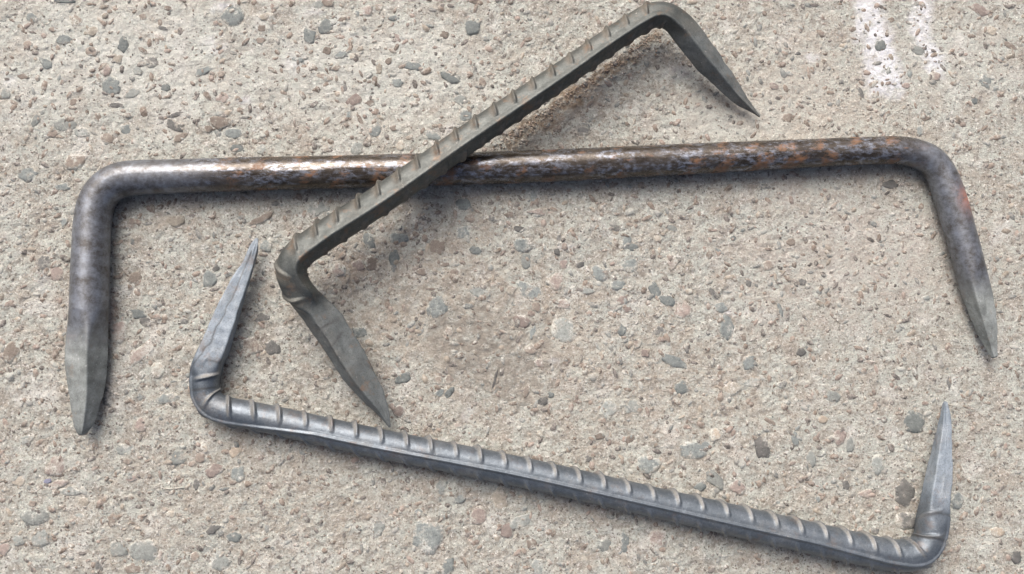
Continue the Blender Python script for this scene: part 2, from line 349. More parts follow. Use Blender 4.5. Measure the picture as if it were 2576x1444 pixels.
ROCKS += crop(1383.6, 566, .25, [(770,170,90,130,20,'g'),(830,225,120,70,5,'g'),(800,410,170,130,0,'g'),(490,480,160,130,25,'g'),(680,610,150,100,-10,'g'),(1060,660,100,170,-20,'g'),(1170,760,160,100,25,'g'),
 (1735,820,180,110,5,'g'),(1785,1020,150,230,0,'g'),(145,1060,240,250,-5,'l'),(60,570,140,160,0,'p'),(130,800,150,90,15,'p'),(735,760,110,90,0,'p'),(295,400,90,60,-30,'d'),(380,660,120,60,0,'l'),
 (1230,370,100,130,0,'p'),(2195,410,110,110,0,'b'),(1250,1360,230,100,25,'g'),(2530,1280,90,80,0,'d'),(1100,1060,120,80,5,'d'),(725,1060,80,110,20,'g'),(875,1185,90,80,0,'b'),(1650,690,120,50,45,'d'),
 (2310,850,45,140,-20,'g'),(1330,850,200,160,0,'p'),(1710,265,160,40,25,'g'),(1840,135,60,60,0,'g'),(960,1290,90,80,0,'p'),(1210,30,110,70,0,'l'),(1375,1250,40,80,0,'d'),(2430,170,90,70,0,'b'),
 (1090,130,80,80,0,'t'),(90,130,50,80,0,'d'),(70,270,60,70,0,'d'),(655,30,110,60,0,'d'),(2000,580,60,80,-20,'d'),(2540,570,80,60,10,'d'),(1600,300,70,90,0,'b'),(780,850,80,60,0,'p'),
 (1950,1140,50,70,-30,'b'),(1100,890,60,100,35,'t'),(140,390,80,110,0,'p'),(2000,1380,120,140,20,'g')])
ROCKS += crop(0, 1083, .25, [(270,90,140,80,-20,'l'),(570,360,200,160,-30,'p'),(478,510,80,50,-15,'u'),(530,560,230,80,-20,'p'),(1270,190,170,110,0,'l'),(1780,270,190,150,0,'l'),(2390,430,130,180,0,'g'),
 (2150,400,170,120,-25,'p'),(1980,540,70,110,0,'d'),(700,610,200,70,5,'l'),(1190,1190,150,160,0,'l'),(1430,1210,270,200,0,'l'),(2150,990,130,80,-35,'d'),(2350,1070,150,100,0,'g'),(2220,1330,200,130,0,'l'),
 (1000,1360,80,90,0,'d'),(400,1080,160,160,0,'l'),(190,1110,100,100,0,'l'),(1320,480,100,60,0,'p'),(1290,310,80,70,0,'b'),(840,720,110,90,20,'t'),(320,740,80,60,0,'b'),(800,860,110,50,0,'l'),
 (1330,1390,180,100,0,'b'),(2360,210,130,110,0,'o'),(2060,170,70,110,-30,'t'),(2010,270,90,100,0,'b'),(1620,1250,40,110,0,'p'),(40,1190,130,130,0,'p'),(1750,580,190,18,-5,'t'),(190,510,130,100,0,'t'),
 (1130,910,80,110,-20,'b'),(1720,840,110,70,0,'t'),(1960,1270,90,80,0,'b')])
ROCKS += crop(628.9, 314.5, .3049, [(1230,930,150,90,0,'g'),(980,960,90,140,-20,'g'),(1190,1110,80,160,0,'g'),(1545,1010,140,130,20,'b'),(1750,880,100,100,0,'g'),(1865,1035,100,70,10,'g'),(1760,650,110,100,0,'g'),
 (2250,990,160,110,0,'g'),(2280,1120,90,140,0,'l'),(1010,1140,140,130,0,'b'),(890,1160,100,90,0,'p'),(730,1200,120,120,0,'p'),(1820,770,120,70,0,'b'),(1990,770,90,45,10,'d'),(2340,590,60,100,0,'l'),
 (2220,860,80,60,0,'d'),(1410,1215,100,60,0,'b'),(550,680,160,100,0,'l'),(90,780,190,55,-25,'b'),(210,650,80,40,0,'d'),(130,1000,100,100,0,'g'),(1020,40,140,110,-10,'g'),(880,200,100,110,0,'l'),
 (630,195,80,60,0,'b'),(1240,170,70,90,0,'t'),(90,200,90,90,0,'l'),(1490,90,220,45,22,'d'),(1600,40,40,30,0,'k'),(2310,1370,220,110,30,'g'),(1500,1355,170,25,5,'b'),(1690,1210,80,60,0,'b'),(2140,740,80,60,0,'b'),
 (2400,720,170,50,5,'p')])
ROCKS += crop(1698, 943.4, .3467, [(1730,345,140,150,0,'g'),(155,540,200,130,0,'g'),(630,525,100,140,-15,'d'),(870,460,55,110,0,'g'),(985,600,70,110,0,'l'),(1270,510,60,100,15,'l'),(1670,860,130,180,0,'d'),
 (1690,1060,180,120,0,'d'),(2050,910,80,120,0,'g'),(2335,1140,105,80,0,'o'),(2475,1320,80,80,0,'d'),(1450,1130,60,60,0,'d'),(290,430,90,100,0,'o'),(410,100,120,90,0,'t'),(1140,160,100,80,0,'l'),
 (1070,325,70,50,0,'o'),(450,810,110,100,0,'p'),(1380,860,100,60,-10,'p'),(1470,650,100,130,0,'l'),(290,760,180,80,40,'l'),(50,90,90,100,20,'g'),(690,340,90,35,30,'b'),(1190,450,90,100,0,'p'),
 (180,810,90,60,0,'g'),(770,70,60,45,0,'d'),(560,50,140,80,0,'l'),(1985,50,30,90,0,'d'),(1240,795,50,70,0,'d'),(1040,900,40,45,0,'g'),(340,75,50,40,0,'b')])
ROCKS += crop(943.4, 1006.3, .3031, [(430,1135,240,250,0,'g'),(2250,530,190,150,20,'g'),(1770,485,60,60,0,'d'),(700,820,90,80,-20,'g'),(360,930,80,50,0,'g'),(2350,1150,150,150,0,'p'),(2075,1180,70,170,0,'g'),
 (600,1390,80,140,25,'g'),(1350,1380,100,150,0,'l'),(860,960,120,130,0,'p'),(1090,1080,100,120,0,'p'),(1930,75,140,130,0,'l'),(2130,60,130,100,0,'l'),(690,210,80,50,0,'p'),(1860,300,80,60,0,'b'),
 (200,90,90,110,10,'p'),(1040,830,120,190,0,'t'),(30,1050,100,150,0,'l'),(550,720,80,100,0,'l'),(1390,10,90,80,0,'d'),(1220,1000,200,100,-20,'l'),(2110,330,110,50,-35,'b'),(1900,1210,120,90,0,'l'),(1300,1190,90,90,0,'b')])
ROCKS += crop(125.8, 314.5, .566, [(815,40,75,48,5,'g'),(833,105,60,35,5,'g'),(943,105,60,48,-30,'g'),(255,60,50,45,0,'b'),(330,25,60,40,0,'g'),(920,420,130,45,-22,'b'),(710,685,60,70,0,'g'),
 (375,680,75,48,-5,'b'),(385,840,80,40,15,'g'),(425,875,55,35,30,'d'),(595,875,40,35,0,'d'),(410,1010,130,50,-40,'p'),(525,1215,100,40,-10,'g'),(408,1335,55,60,25,'p'),(945,857,60,40,0,'d'),
 (890,980,90,70,0,'b'),(990,990,70,60,30,'d'),(960,535,60,60,0,'g'),(60,430,28,40,0,'g'),(55,275,65,28,5,'g'),(110,160,90,60,-20,'b'),(30,660,60,70,0,'p'),(1000,350,40,25,0,'d'),(340,440,90,30,-20,'b'),
 (560,425,80,50,0,'t'),(250,1200,55,110,-10,'d'),(740,635,40,28,-20,'d'),(640,790,30,30,0,'b'),(300,920,70,90,0,'p'),(480,1090,60,70,0,'t'),(70,0,90,60,10,'l'),(0,60,60,40,0,'l')])
ROCKS += [(1330,738,62,34,25,'g'),(1190,632,34,20,0,'d'),(905,836,34,30,0,'g'),(1700,907,60,34,15,'g'),(1985,822,0,0,0,'g'),(2480,205,30,18,40,'g'),(1015,950,40,24,-20,'g'),(2240,465,40,22,0,'d'),
 (155,95,60,28,15,'g'),(70,440,44,30,-10,'g'),(110,660,34,36,0,'d'),(30,885,40,46,0,'b'),(85,1300,60,40,0,'l'),(1460,330,40,24,10,'d'),(1670,150,0,0,0,'d')]
# crop of (1700,950)-(2300,1600)
ROCKS += crop(1069, 597.5, .283, [(108,610,170,185,0,'g'),(270,300,95,60,0,'b'),(190,240,110,40,-10,'b'),(870,745,140,110,0,'p'),(990,615,90,80,0,'b'),(850,860,60,50,0,'b'),(960,840,50,120,15,'g'),
 (945,995,120,90,0,'b'),(1030,1110,110,70,0,'p'),(120,1265,80,70,0,'b'),(215,1260,80,80,0,'b'),(130,1375,80,60,-35,'g'),(215,1380,60,130,35,'g'),(1040,1420,90,60,0,'g'),(1120,1400,60,60,0,'g'),
 (760,465,80,80,0,'t'),(480,480,200,90,10,'l'),(210,840,80,80,0,'b'),(905,1360,50,110,20,'b'),(620,1270,24,170,15,'d')])

rng = np.random.default_rng(7)
FRAME = (-30, VW+30, -25, VH+25)
rocks = [r for r in ROCKS if r[2] > 3 and -25 < r[0] < VW+25 and -25 < r[1] < VH+25]
uniq = []
for r in rocks:                                            # the same stone read from two overlapping crops
    if all((r[0]-q[0])**2+(r[1]-q[1])**2 > (0.42*(min(r[2], r[3])+min(q[2], q[3]))/2+6)**2 for q in uniq): uniq.append(r)
rocks = uniq
def clear(vx, vy, rad, lst):
    for q in lst:
        if (vx-q[0])**2+(vy-q[1])**2 < (rad+0.5*max(q[2], q[3]))**2: return False
    return True
def region_kind(vx, vy, r):
    left = vx < 1500
    c = ['g', 'd', 'l', 'b', 'p', 't']
    w = np.array([.16, .16, .08, .36, .12, .12]) if left else np.array([.20, .18, .08, .30, .12, .12])
    return c[r.choice(6, p=w/w.sum())]
tries = 0
while tries < 60000 and len(rocks) < 300:
    tries += 1
    vx, vy = rng.uniform(0, VW), rng.uniform(0, VH); s = rng.uniform(18, 30)
    if clear(vx, vy, s*0.6+4, rocks):
        rocks.append((vx, vy, s*rng.uniform(0.9, 1.4), s*rng.uniform(0.6, 0.9), rng.uniform(-90, 90), region_kind(vx, vy, rng)))
small = []                                                 # past the limit: one mass of grit
tries = 0
while tries < 40000 and len(small) < 13000:
    tries += 1
    vx, vy = rng.uniform(-160, VW+160), rng.uniform(-120, VH+120)
    s = 4.5+16*rng.random()**1.9
    small.append((vx, vy, s*rng.uniform(0.9, 1.7), s*rng.uniform(0.55, 0.95), rng.uniform(-90, 90), region_kind(vx, vy, rng)))

def rock_outline(w, h, ang, r, n, jag=0.16):
    """angular blob outline: rounded random polygon of half sizes w/2, h/2"""
    th = np.linspace(0, 2*np.pi, n, endpoint=False)
    k = r.integers(4, 8); a0 = r.uniform(0, 2*np.pi)
    fa = a0+np.arange(k)*2*np.pi/k + r.uniform(-.35, .35, k); fd = r.uniform(0.82, 1.06, k)
    rad = np.full(n, 9.0)
    for a, d in zip(fa, fd):                               # half-plane cuts -> broken-stone facets
        cs = np.cos(th-a); rad = np.where(cs > 0.12, np.minimum(rad, d/np.maximum(cs, .12)), rad)
    rad = np.minimum(rad, 1.22)*(1+r.uniform(-jag, jag, n)*0.45)
    x = np.cos(th)*rad*w/2; y = np.sin(th)*rad*h/2
    a = math.radians(-ang)
    return x*math.cos(a)-y*math.sin(a), x*math.sin(a)+y*math.cos(a)
rs = np.random.default_rng(21)
for (vx, vy, w, h, ang, c) in rocks:
    p = at(vx, vy, 0.0); wm, hm = metres(w, p), metres(h, p)
    n = 14 if max(w, h) < 45 else 16
    ox, oy = rock_outline(wm*1.16, hm*1.16, ang, rs, n, 0.24)
    size = min(wm, hm)
    top = (0.10+0.10*rs.random())*MM + size*(0.030+0.03*rs.random())
    if c in 'l': top *= 0.75
    if c == 'k': top = -0.05*MM
    tx, ty = rs.uniform(-.05, .05, 2)
    z0 = float(ground_h(np.array([p.x+size*0]), np.array([p.y]))[0])
    xs = np.linspace(-.4, .4, 5)*size
    g = float(np.mean(ground_h(p.x+np.repeat(xs, 5), p.y+np.tile(xs, 5))))
    v = []
    for f_, z_ in ((1.0, -0.5*MM), (0.9, top*0.55), (0.62, top)):
        for i in range(n):
            jx = 1+rs.uniform(-.05, .05)
            x, y = ox[i]*f_*jx, oy[i]*f_*jx
            v.append((x, y, g+z_+tx*x+ty*y+(rs.uniform(-1, 1)*0.10*MM if f_ < 1 else 0)))
    v.append((0, 0, g+top*1.05))
    fs = []
    for k in range(2):
        for i in range(n):
            j = (i+1) % n
            fs += [(k*n+i, k*n+j, (k+1)*n+j), (k*n+i, (k+1)*n+j, (k+1)*n+i)]
    for i in range(n): fs.append((2*n+i, 2*n+(i+1) % n, 3*n))
    me = mesh_np("stone", np.array(v), np.array(fs))
    me.materials.append(M_STONE[c])
    e = np.concatenate([np.ones(n), np.full(n, .75), np.zeros(n), [0]]).astype(np.float32)
    a_ = me.attributes.new('edge', 'FLOAT', 'POINT'); a_.data.foreach_set('value', e)
    o = bpy.data.objects.new("stone", me); COL.objects.link(o)
    o.parent = ground; o.location = (p.x, p.y, 0)

PAL = {'g': (0.17, 0.19, 0.185), 'd': (0.09, 0.085, 0.08), 'l': (0.28, 0.295, 0.275), 'b': (0.16, 0.13, 0.105), 'p': (0.21, 0.17, 0.145), 't': (0.23, 0.205, 0.165)}
def grit_mesh(name, lst, rs, n=6, lift=(0.04, 0.20), zs=None):
    V, Fc, Cc = [], [], []
    b = 0
    for k, (px, py, wm, hm, ang, c, z0) in enumerate(lst):
        ox, oy = rock_outline(wm, hm, ang, rs, n)
        t = rs.uniform(*lift)*MM + min(wm, hm)*0.09
        for i in range(n): V.append((px+ox[i], py+oy[i], z0-0.3*MM))
        for i in range(n): V.append((px+ox[i]*.72, py+oy[i]*.72, z0+t*rs.uniform(.7, 1.1)))
        for i in range(n):
            j = (i+1) % n
            Fc += [(b+i, b+j, b+n+j), (b+i, b+n+j, b+n+i)]
        for i in range(1, n-1): Fc.append((b+n, b+n+i, b+n+i+1))
        q = rs.uniform(.6, 1.15); col = (c[0]*q, c[1]*q, c[2]*q, 1)
        Cc += [col]*(2*n); b += 2*n
    me = mesh_np(name, np.array(V), np.array(Fc), smooth=False)
    a_ = me.attributes.new('grain', 'FLOAT_COLOR', 'POINT'); a_.data.foreach_set('color', np.array(Cc, np.float32).ravel())
    return me
lst = []
pts = [at(s[0], s[1]) for s in small]
gz = ground_h(np.array([p.x for p in pts]), np.array([p.y for p in pts]))
for s, p, z in zip(small, pts, gz):
    lst.append((p.x, p.y, metres(s[2], p), metres(s[3], p), s[4], PAL[s[5]], float(z)))
me = grit_mesh("grit", lst, rs); me.materials.append(M_GRIT)
o = bpy.data.objects.new("grit", me); COL.objects.link(o); o.parent = ground; o['kind'] = 'stuff'
# loose brown soil crumbs along the lower side of the raised rebar
lst = []
for k in range(850):
    t = rs.random()**0.8
    vx = 1215+t*445; vy = 395-t*318
    off = abs(rs.normal(0, 1))*20*(0.35+0.65*abs(math.sin(t*17+math.sin(t*41))))-6
    vx += off*0.57+rs.normal(0, 4); vy += off*0.82+rs.normal(0, 4)
    p = at(vx, vy); s = metres(2+6.5*rs.random()**3, p)
    q = rs.random(); c = (0.17+0.17*q, 0.12+0.14*q, 0.08+0.12*q)
    z = float(ground_h(np.array([p.x]), np.array([p.y]))[0])
    lst.append((p.x, p.y, s, s*rs.uniform(.6, 1), rs.uniform(-90, 90), c, z))
me = grit_mesh("soil_crumbs", lst, rs, lift=(0.1, 0.45)); me.materials.append(M_GRIT)
o = bpy.data.objects.new("soil_crumbs", me); COL.objects.link(o); o['kind'] = 'stuff'
o['label'] = 'crumbly brown soil along the lower edge of the raised ribbed bar'; o['category'] = 'soil'

# ---------------------------------------------------------------- bent steel bars
def catmull(P, n):
    P = np.asarray(P, float); out = []
    for i in range(len(P)-1):
        p0, p1, p2, p3 = P[max(i-1, 0)], P[i], P[i+1], P[min(i+2, len(P)-1)]
        # centripetal-ish tangents limited by segment length
        d01 = max(np.linalg.norm((p1-p0)[:2]), 1e-6); d12 = np.linalg.norm((p2-p1)[:2]); d23 = max(np.linalg.norm((p3-p2)[:2]), 1e-6)
        m1 = ((p2-p1)/d12*d01+(p1-p0)/d01*d12)/(d01+d12)*d12 if i > 0 else p2-p1
        m2 = ((p2-p1)/d12*d23+(p3-p2)/d23*d12)/(d12+d23)*d12 if i < len(P)-2 else p2-p1
        t = np.linspace(0, 1, n, endpoint=False)[:, None]
        out.append((2*t**3-3*t**2+1)*p1+(t**3-2*t**2+t)*m1+(-2*t**3+3*t**2)*p2+(t**3-t**2)*m2)
    out.append(P[-1:]); return np.vstack(out)

def build_bar(spec):
    """spec: ctrl rows (vx, vy, z_mm, width, square 0..1, roll deg, depth ratio), outer sign, ribs ..."""
    cp = np.array(spec['ctrl'], float)
    fine = catmull(cp, 60)
    pos = np.array([at(r[0], r[1], r[2]*MM) for r in fine])
    wid = np.array([metres(r[3], p) for r, p in zip(fine, pos)])
    seg = np.r_[0, np.cumsum(np.linalg.norm(np.diff(pos, axis=0), axis=1))]
    L = seg[-1]; step = spec.get('step', 0.00042); ns = int(L/step)
    s = np.linspace(0, L, ns)
    I = lambda a: np.interp(s, seg, a)
    P = np.stack([I(pos[:, k]) for k in range(3)], 1)
    ker = np.ones(9)/9
    for k in range(3):
        q = np.convolve(np.pad(P[:, k], 4, 'edge'), ker, 'valid'); q[:5] = P[:5, k]; q[-5:] = P[-5:, k]; P[:, k] = q
    Wd = I(wid); SQ = np.clip(I(fine[:, 4]), 0, 1); RO = np.radians(I(fine[:, 5])); RT = I(fine[:, 6])
    T = np.gradient(P, axis=0); T /= np.linalg.norm(T, axis=1)[:, None]
    U = np.tile([0., 0., 1.], (ns, 1)); U -= T*(np.sum(T*U, 1)[:, None]); U /= np.linalg.norm(U, axis=1)[:, None]
    O = np.cross(U, T)*spec['outer']
    nt_ = spec.get('nt', 112)
    th = np.linspace(0, 2*np.pi, nt_, endpoint=False)
    TH = th[None, :].repeat(ns, 0); SS = s[:, None].repeat(nt_, 1)
    # section: circle blending to a forged square
    expo = 2+SQ*16.0
    ph = TH-RO[:, None]
    c_, s_ = np.abs(np.cos(ph)), np.abs(np.sin(ph))
    e = expo[:, None]
    R = (c_**e + (s_/RT[:, None])**e)**(-1/e)              # half extents 1 (along the roll normal) and RT
    toc = np.array(CAM_LOC)-P
    dl = np.arctan2(np.sum(toc*O, 1), np.sum(toc*U, 1))
    lat = np.max(np.abs(R*np.sin(TH-dl[:, None])), axis=1)/np.cos(dl)
    base = (Wd/2)/lat
    # clamp radius growth so vertical size stays plausible
    R = R*base[:, None]
    r0 = spec['r0']
    zone = SQ[:, None].repeat(nt_, 1)
    zone = np.clip(zone*1.15, 0, 1)
    smooth = 1-zone
    # hammer waviness on forged ends
    hm = vnoise(SS, TH*0.006, 0.006, spec['seed'])*0.9+vnoise(SS, TH*0.006, 0.0024, spec['seed']+3)*0.4
    R = R + hm*0.0006*zone + vnoise(SS, TH*0.006, 0.02, spec['seed']+4)*0.00018
    ribm = np.zeros_like(R); lee = np.zeros_like(R); ridge = np.zeros_like(R)
    if spec.get('ribs'):
        RA = np.interp(s, spec['ridge_s'][0] if False else np.linspace(0, L, len(spec['ridge'])), spec['ridge'])
        RA = np.radians(np.interp(s/L, spec['ridge_t'], spec['ridge']))
        fade = np.clip((0.55-zone)/0.55, 0, 1)
        for side in (0, 1):
            d = (TH-RA[:, None]-side*np.pi+np.pi) % (2*np.pi)-np.pi
            g = np.exp(-(np.abs(d)/spec['ridge_w'])**spec.get('ridge_p', 2))
            ridge = np.maximum(ridge, g*fade)
        cren = spec['ridge_h']*ridge
        s_in, s_out = spec['rib_from']*L, spec['rib_to']*L
        s0 = s_in; k = 0
        rr = np.random.default_rng(spec['seed'])
        ribid = np.full(R.shape, -1)
        while s0 < s_out:
            for side in (0, 1):
                phi = (TH-RA[:, None]-side*np.pi) % (2*np.pi)          # 0..pi on this half
                on = phi < np.pi
                u = phi/np.pi
                uu = u if spec['lean'] > 0 else 1-u
                env = np.clip(np.sin(np.pi*u), 0, 1)**spec['env']
                env = env*np.clip((u-0.07)*9, 0, 1)*np.clip((0.93-u)*9, 0, 1)
                cen = s0 + side*spec['pitch']*0.5 + spec['slant']*(uu-0.5)*1.0 + spec['curve']*(u-0.5)**2
                q = (SS-cen)/spec['rib_w']
                prof = np.where(q < 0, np.clip(1+q/spec['fl'], 0, 1), np.clip(1-q/spec['fr'], 0, 1))
                prof = prof*prof*(3-2*prof)
                wob = 0.8+0.4*vnoise(SS*0+k*0.01, TH*0.004, 0.002, spec['seed']+60+side)
                hgt = np.where(on, prof*env*wob*1.1, 0)*fade*rr.uniform(.75, 1.1)*(spec.get('under', 1) if side == (1 if spec['lean'] > 0 else 0) else 1)
                new = hgt > ribm
                ribid = np.where(new & (hgt > 0.22), 2*k+side, ribid)
                ribm = np.maximum(ribm, hgt)
                l_ = np.where(on, np.exp(-((q-spec['lee_off'])/(spec['lee_w']*(0.35+0.75*env)))**2)*np.clip(env*1.3, 0, 1), 0)
                lee = np.maximum(lee, l_*fade)
            s0 += spec['pitch']*rr.uniform(.975, 1.025); k += 1
        R = R - spec['sink']*r0*(1-ridge)*fade*0 + cren + ribm*spec['rib_h']
    V = P[:, None, :] + R[:, :, None]*(np.cos(TH)[:, :, None]*U[:, None, :] + np.sin(TH)[:, :, None]*O[:, None, :])
    nv = ns*nt_
    co = V.reshape(-1, 3)
    idx = np.arange(nv).reshape(ns, nt_); nx_ = np.roll(idx, -1, axis=1)
    if spec['outer'] > 0: Fq = np.stack([idx[:-1], idx[1:], nx_[1:], nx_[:-1]], -1)
    else: Fq = np.stack([idx[:-1], nx_[:-1], nx_[1:], idx[1:]], -1)
    # vertex normals of the whole bar, so that parts cut from it meet without a seam
    a = V[2:, :]-V[:-2, :]; dS = np.concatenate([a[:1], a, a[-1:]]); dT = np.roll(V, -1, 1)-np.roll(V, 1, 1)
    Nn = np.cross(dS, dT); Nn /= np.maximum(np.linalg.norm(Nn, axis=2), 1e-12)[:, :, None]
    out = V-P[:, None, :]; sg = np.sign(np.sum(Nn*out, 2)); Nn *= sg[:, :, None]
    Nn = Nn.reshape(-1, 3)
    crack = np.zeros_like(R)
    for pts_, dep, wd in spec.get('cracks', []):
        for (t0, a0, t1, a1) in zip(*[iter([v for q in zip(pts_[:-1], pts_[1:]) for v in (*q[0], *q[1])])]*4):
            tt = np.clip((s/L-t0)/(t1-t0), 0, 1)[:, None]
            aa = np.radians(a0+(a1-a0)*tt) + vnoise(SS, SS*0, 0.003, spec['seed']+31)*0.25
            inside = ((s/L >= min(t0, t1)) & (s/L <= max(t0, t1)))[:, None]
            d = ((TH-aa+np.pi) % (2*np.pi)-np.pi)*R/wd
            crack = np.maximum(crack, np.where(inside, np.exp(-d*d)*dep, 0))
    for (tc, a0, a1, dep, wd, sl) in spec.get('nicks', []):
        da = (np.degrees(TH)-a0) % 360
        w_ = (a1-a0); inn = np.clip(np.sin(np.pi*np.clip(da/w_, 0, 1)), 0, 1)**0.5
        q = (SS-tc*L-sl*(da/w_-0.5))/wd
        crack = np.maximum(crack, np.where(da < w_, np.exp(-q*q)*dep*inn, 0))
    V = V-crack[:, :, None]*0.00035*(np.cos(TH)[:, :, None]*U[:, None, :] + np.sin(TH)[:, :, None]*O[:, None, :])
    co = V.reshape(-1, 3)
    helix = 0.30+0.42*np.sin(2*np.pi*SS/0.0145-TH*1.5*spec['outer'])+0.75*np.clip(np.sin(TH-0.25), 0, 1)**6+0.3*np.clip(-np.sin(TH), 0, 1)**2
    att = {'zone': zone, 'rib': ribm, 'lee': lee, 'ridge': ridge, 'crack': np.clip(crack, 0, 1), 'helix': helix}
    for nm, fn in spec.get('attrs', {}).items(): att[nm] = np.broadcast_to(fn(s/L)[:, None], R.shape)*1.0
    if 'redpatch' in att: att['redpatch'] = att['redpatch']*np.clip(0.75+1.1*np.sin(TH-0.35), 0, 1)
    att = {k: np.ascontiguousarray(v, dtype=np.float32).ravel() for k, v in att.items()}
    # which part each face belongs to
    b = spec['cuts']; tf = (s[:-1]+s[1:])/2/L
    pid = np.zeros((ns-1, nt_), int)
    for i, c in enumerate(b): pid[tf > c] = i+1
    names = spec['parts']                                  # e.g. point, leg, shank, leg, point
    # thing
    em = bpy.data.objects.new(spec['name'], None); COL.objects.link(em)
    mid = P[ns//2]; em.location = (mid[0], mid[1], 0); em.empty_display_size = 0.02
    em['label'] = spec['label']; em['category'] = spec['cat']; em['group'] = 'bent steel staples lying on the concrete'
    base_loc = np.array([mid[0], mid[1], 0.0])
    def piece(name, faces, parent, extra=None, ntri=None):
        fl = faces.reshape(-1, 4)
        used, inv = np.unique(fl, return_inverse=True)
        me = mesh_np(name, co[used]-base_loc, inv.reshape(-1, 4))
        for k, v in att.items():
            a_ = me.attributes.new(k, 'FLOAT', 'POINT'); a_.data.foreach_set('value', np.ascontiguousarray(v[used]))
        me.normals_split_custom_set_from_vertices(Nn[used].tolist())
        me.materials.append(spec['mat'])
        ob = bpy.data.objects.new(name, me); COL.objects.link(ob); ob.parent = parent
        return ob
    if spec.get('ribs'):
        fr = np.where((ribid[:-1] == ribid[1:]) & (ribid[:-1] == np.roll(ribid, -1, 1)[:-1]), ribid[:-1], -1)
        fr = np.where(ribm[:-1] > 0.22, fr, -1)
        for i in range(len(names)):
            for k in np.unique(fr[pid == i]):
                m = (pid == i) & (fr == k)
                if k >= 0 and (m.sum() <= 60 or names[i] == 'point'): fr[m] = -1
    else: fr = np.full(pid.shape, -1)
    if spec.get('ribs'):
        rg = ridge[:-1] > 0.5; rg &= (fr < 0)
    else: rg = np.zeros(pid.shape, bool)
    body = {}
    order = [i for i in range(len(names)) if names[i] != 'point']+[i for i in range(len(names)) if names[i] == 'point']
    for i in order:
        m = (pid == i) & (fr < 0)
        if names[i] == 'shank': m &= ~rg
        par = em
        if names[i] == 'point': par = body[i+1] if i == 0 else body[i-1]
        body[i] = piece(names[i], Fq[m], par)
        if names[i] == 'point':
            lab = spec.get('point_labels', {}).get(i)
            if lab: body[i]['label'] = lab
    for i in range(len(names)):
        if names[i] == 'shank' and rg.any():
            for side in (0, 1):
                d = (TH[:-1]-RA[:-1, None]-side*np.pi+np.pi) % (2*np.pi)-np.pi
                m = (pid == i) & rg & (np.abs(d) < np.pi/2)
                if m.any(): piece('long_ridge', Fq[m], body[i])
        if names[i] == 'point' or not spec.get('ribs'): continue
        for k in np.unique(fr[(pid == i)]):
            if k < 0: continue
            m = (pid == i) & (fr == k)
            if m.sum() > 8: piece('rib', Fq[m], body[i])
    # closed ends
    for endi, (row, pi) in enumerate(((0, 0), (ns-1, len(names)-1))):
        me = body[pi].data
    for row, pi, sgn in ((0, 0, -1), (ns-1, len(names)-1, 1)):
        ring = V[row]; c = ring.mean(0)+T[row]*sgn*Wd[row]*0.22
        vv = np.vstack([ring, P[row]+(ring-P[row])*0.6+T[row]*sgn*Wd[row]*0.17, c[None]])-base_loc
        n_ = nt_; q = []
        for i in range(n_):
            j = (i+1) % n_; q += [(i, j, n_+j), (i, n_+j, n_+i), (n_+i, n_+j, 2*n_)]
        q = np.array(q)
        if (sgn < 0) == (spec['outer'] < 0): q = q[:, ::-1]
        bm = body[pi].data                                  # join the cap into the point's own mesh
        old = np.empty(len(bm.vertices)*3, np.float32); bm.vertices.foreach_get('co', old); old = old.reshape(-1, 3)
        of = np.empty(len(bm.loops), np.int32); bm.loops.foreach_get('vertex_index', of); of = of.reshape(-1, 4)
        tri4 = None
        nv0 = len(old)
        allco = np.vstack([old, vv]); me2 = bpy.data.meshes.new('point')
        me2.vertices.add(len(allco)); me2.vertices.foreach_set('co', allco.astype(np.float32).ravel())
        lv = np.concatenate([of.ravel(), (q+nv0).ravel()]).astype(np.int32)
        st = np.concatenate([np.arange(len(of))*4, len(of)*4+np.arange(len(q))*3]).astype(np.int32)
        me2.loops.add(len(lv)); me2.loops.foreach_set('vertex_index', lv)
        me2.polygons.add(len(st)); me2.polygons.foreach_set('loop_start', st); me2.update(calc_edges=True)
        me2.polygons.foreach_set('use_smooth', np.ones(len(st), bool))
        ringN = Nn[idx[row]]
        for k in att:
            src = np.empty(nv0, np.float32); bm.attributes[k].data.foreach_get('value', src)
            add = np.full(len(vv), float(att[k][idx[row]].mean()), np.float32)
            a_ = me2.attributes.new(k, 'FLOAT', 'POINT'); a_.data.foreach_set('value', np.concatenate([src, add]))
        nn = np.zeros((nv0, 3), np.float32)
        # recover the normals by nearest grid vertex order (used is sorted, so the same order as np.unique)
        m = (pid == pi) & (fr < 0); used = np.unique(Fq[m]); nn = Nn[used]
        capn = np.vstack([ringN*0.6+T[row]*sgn*0.6, ringN*0.35+T[row]*sgn, (T[row]*sgn)[None]])
        capn /= np.linalg.norm(capn, axis=1)[:, None]
        me2.normals_split_custom_set_from_vertices(np.vstack([nn, capn]).tolist())
        me2.materials.append(spec['mat']); body[pi].data = me2
        bpy.data.meshes.remove(bm)
    return em

def bell(c, w): return lambda t: np.exp(-((t-c)/w)**2)
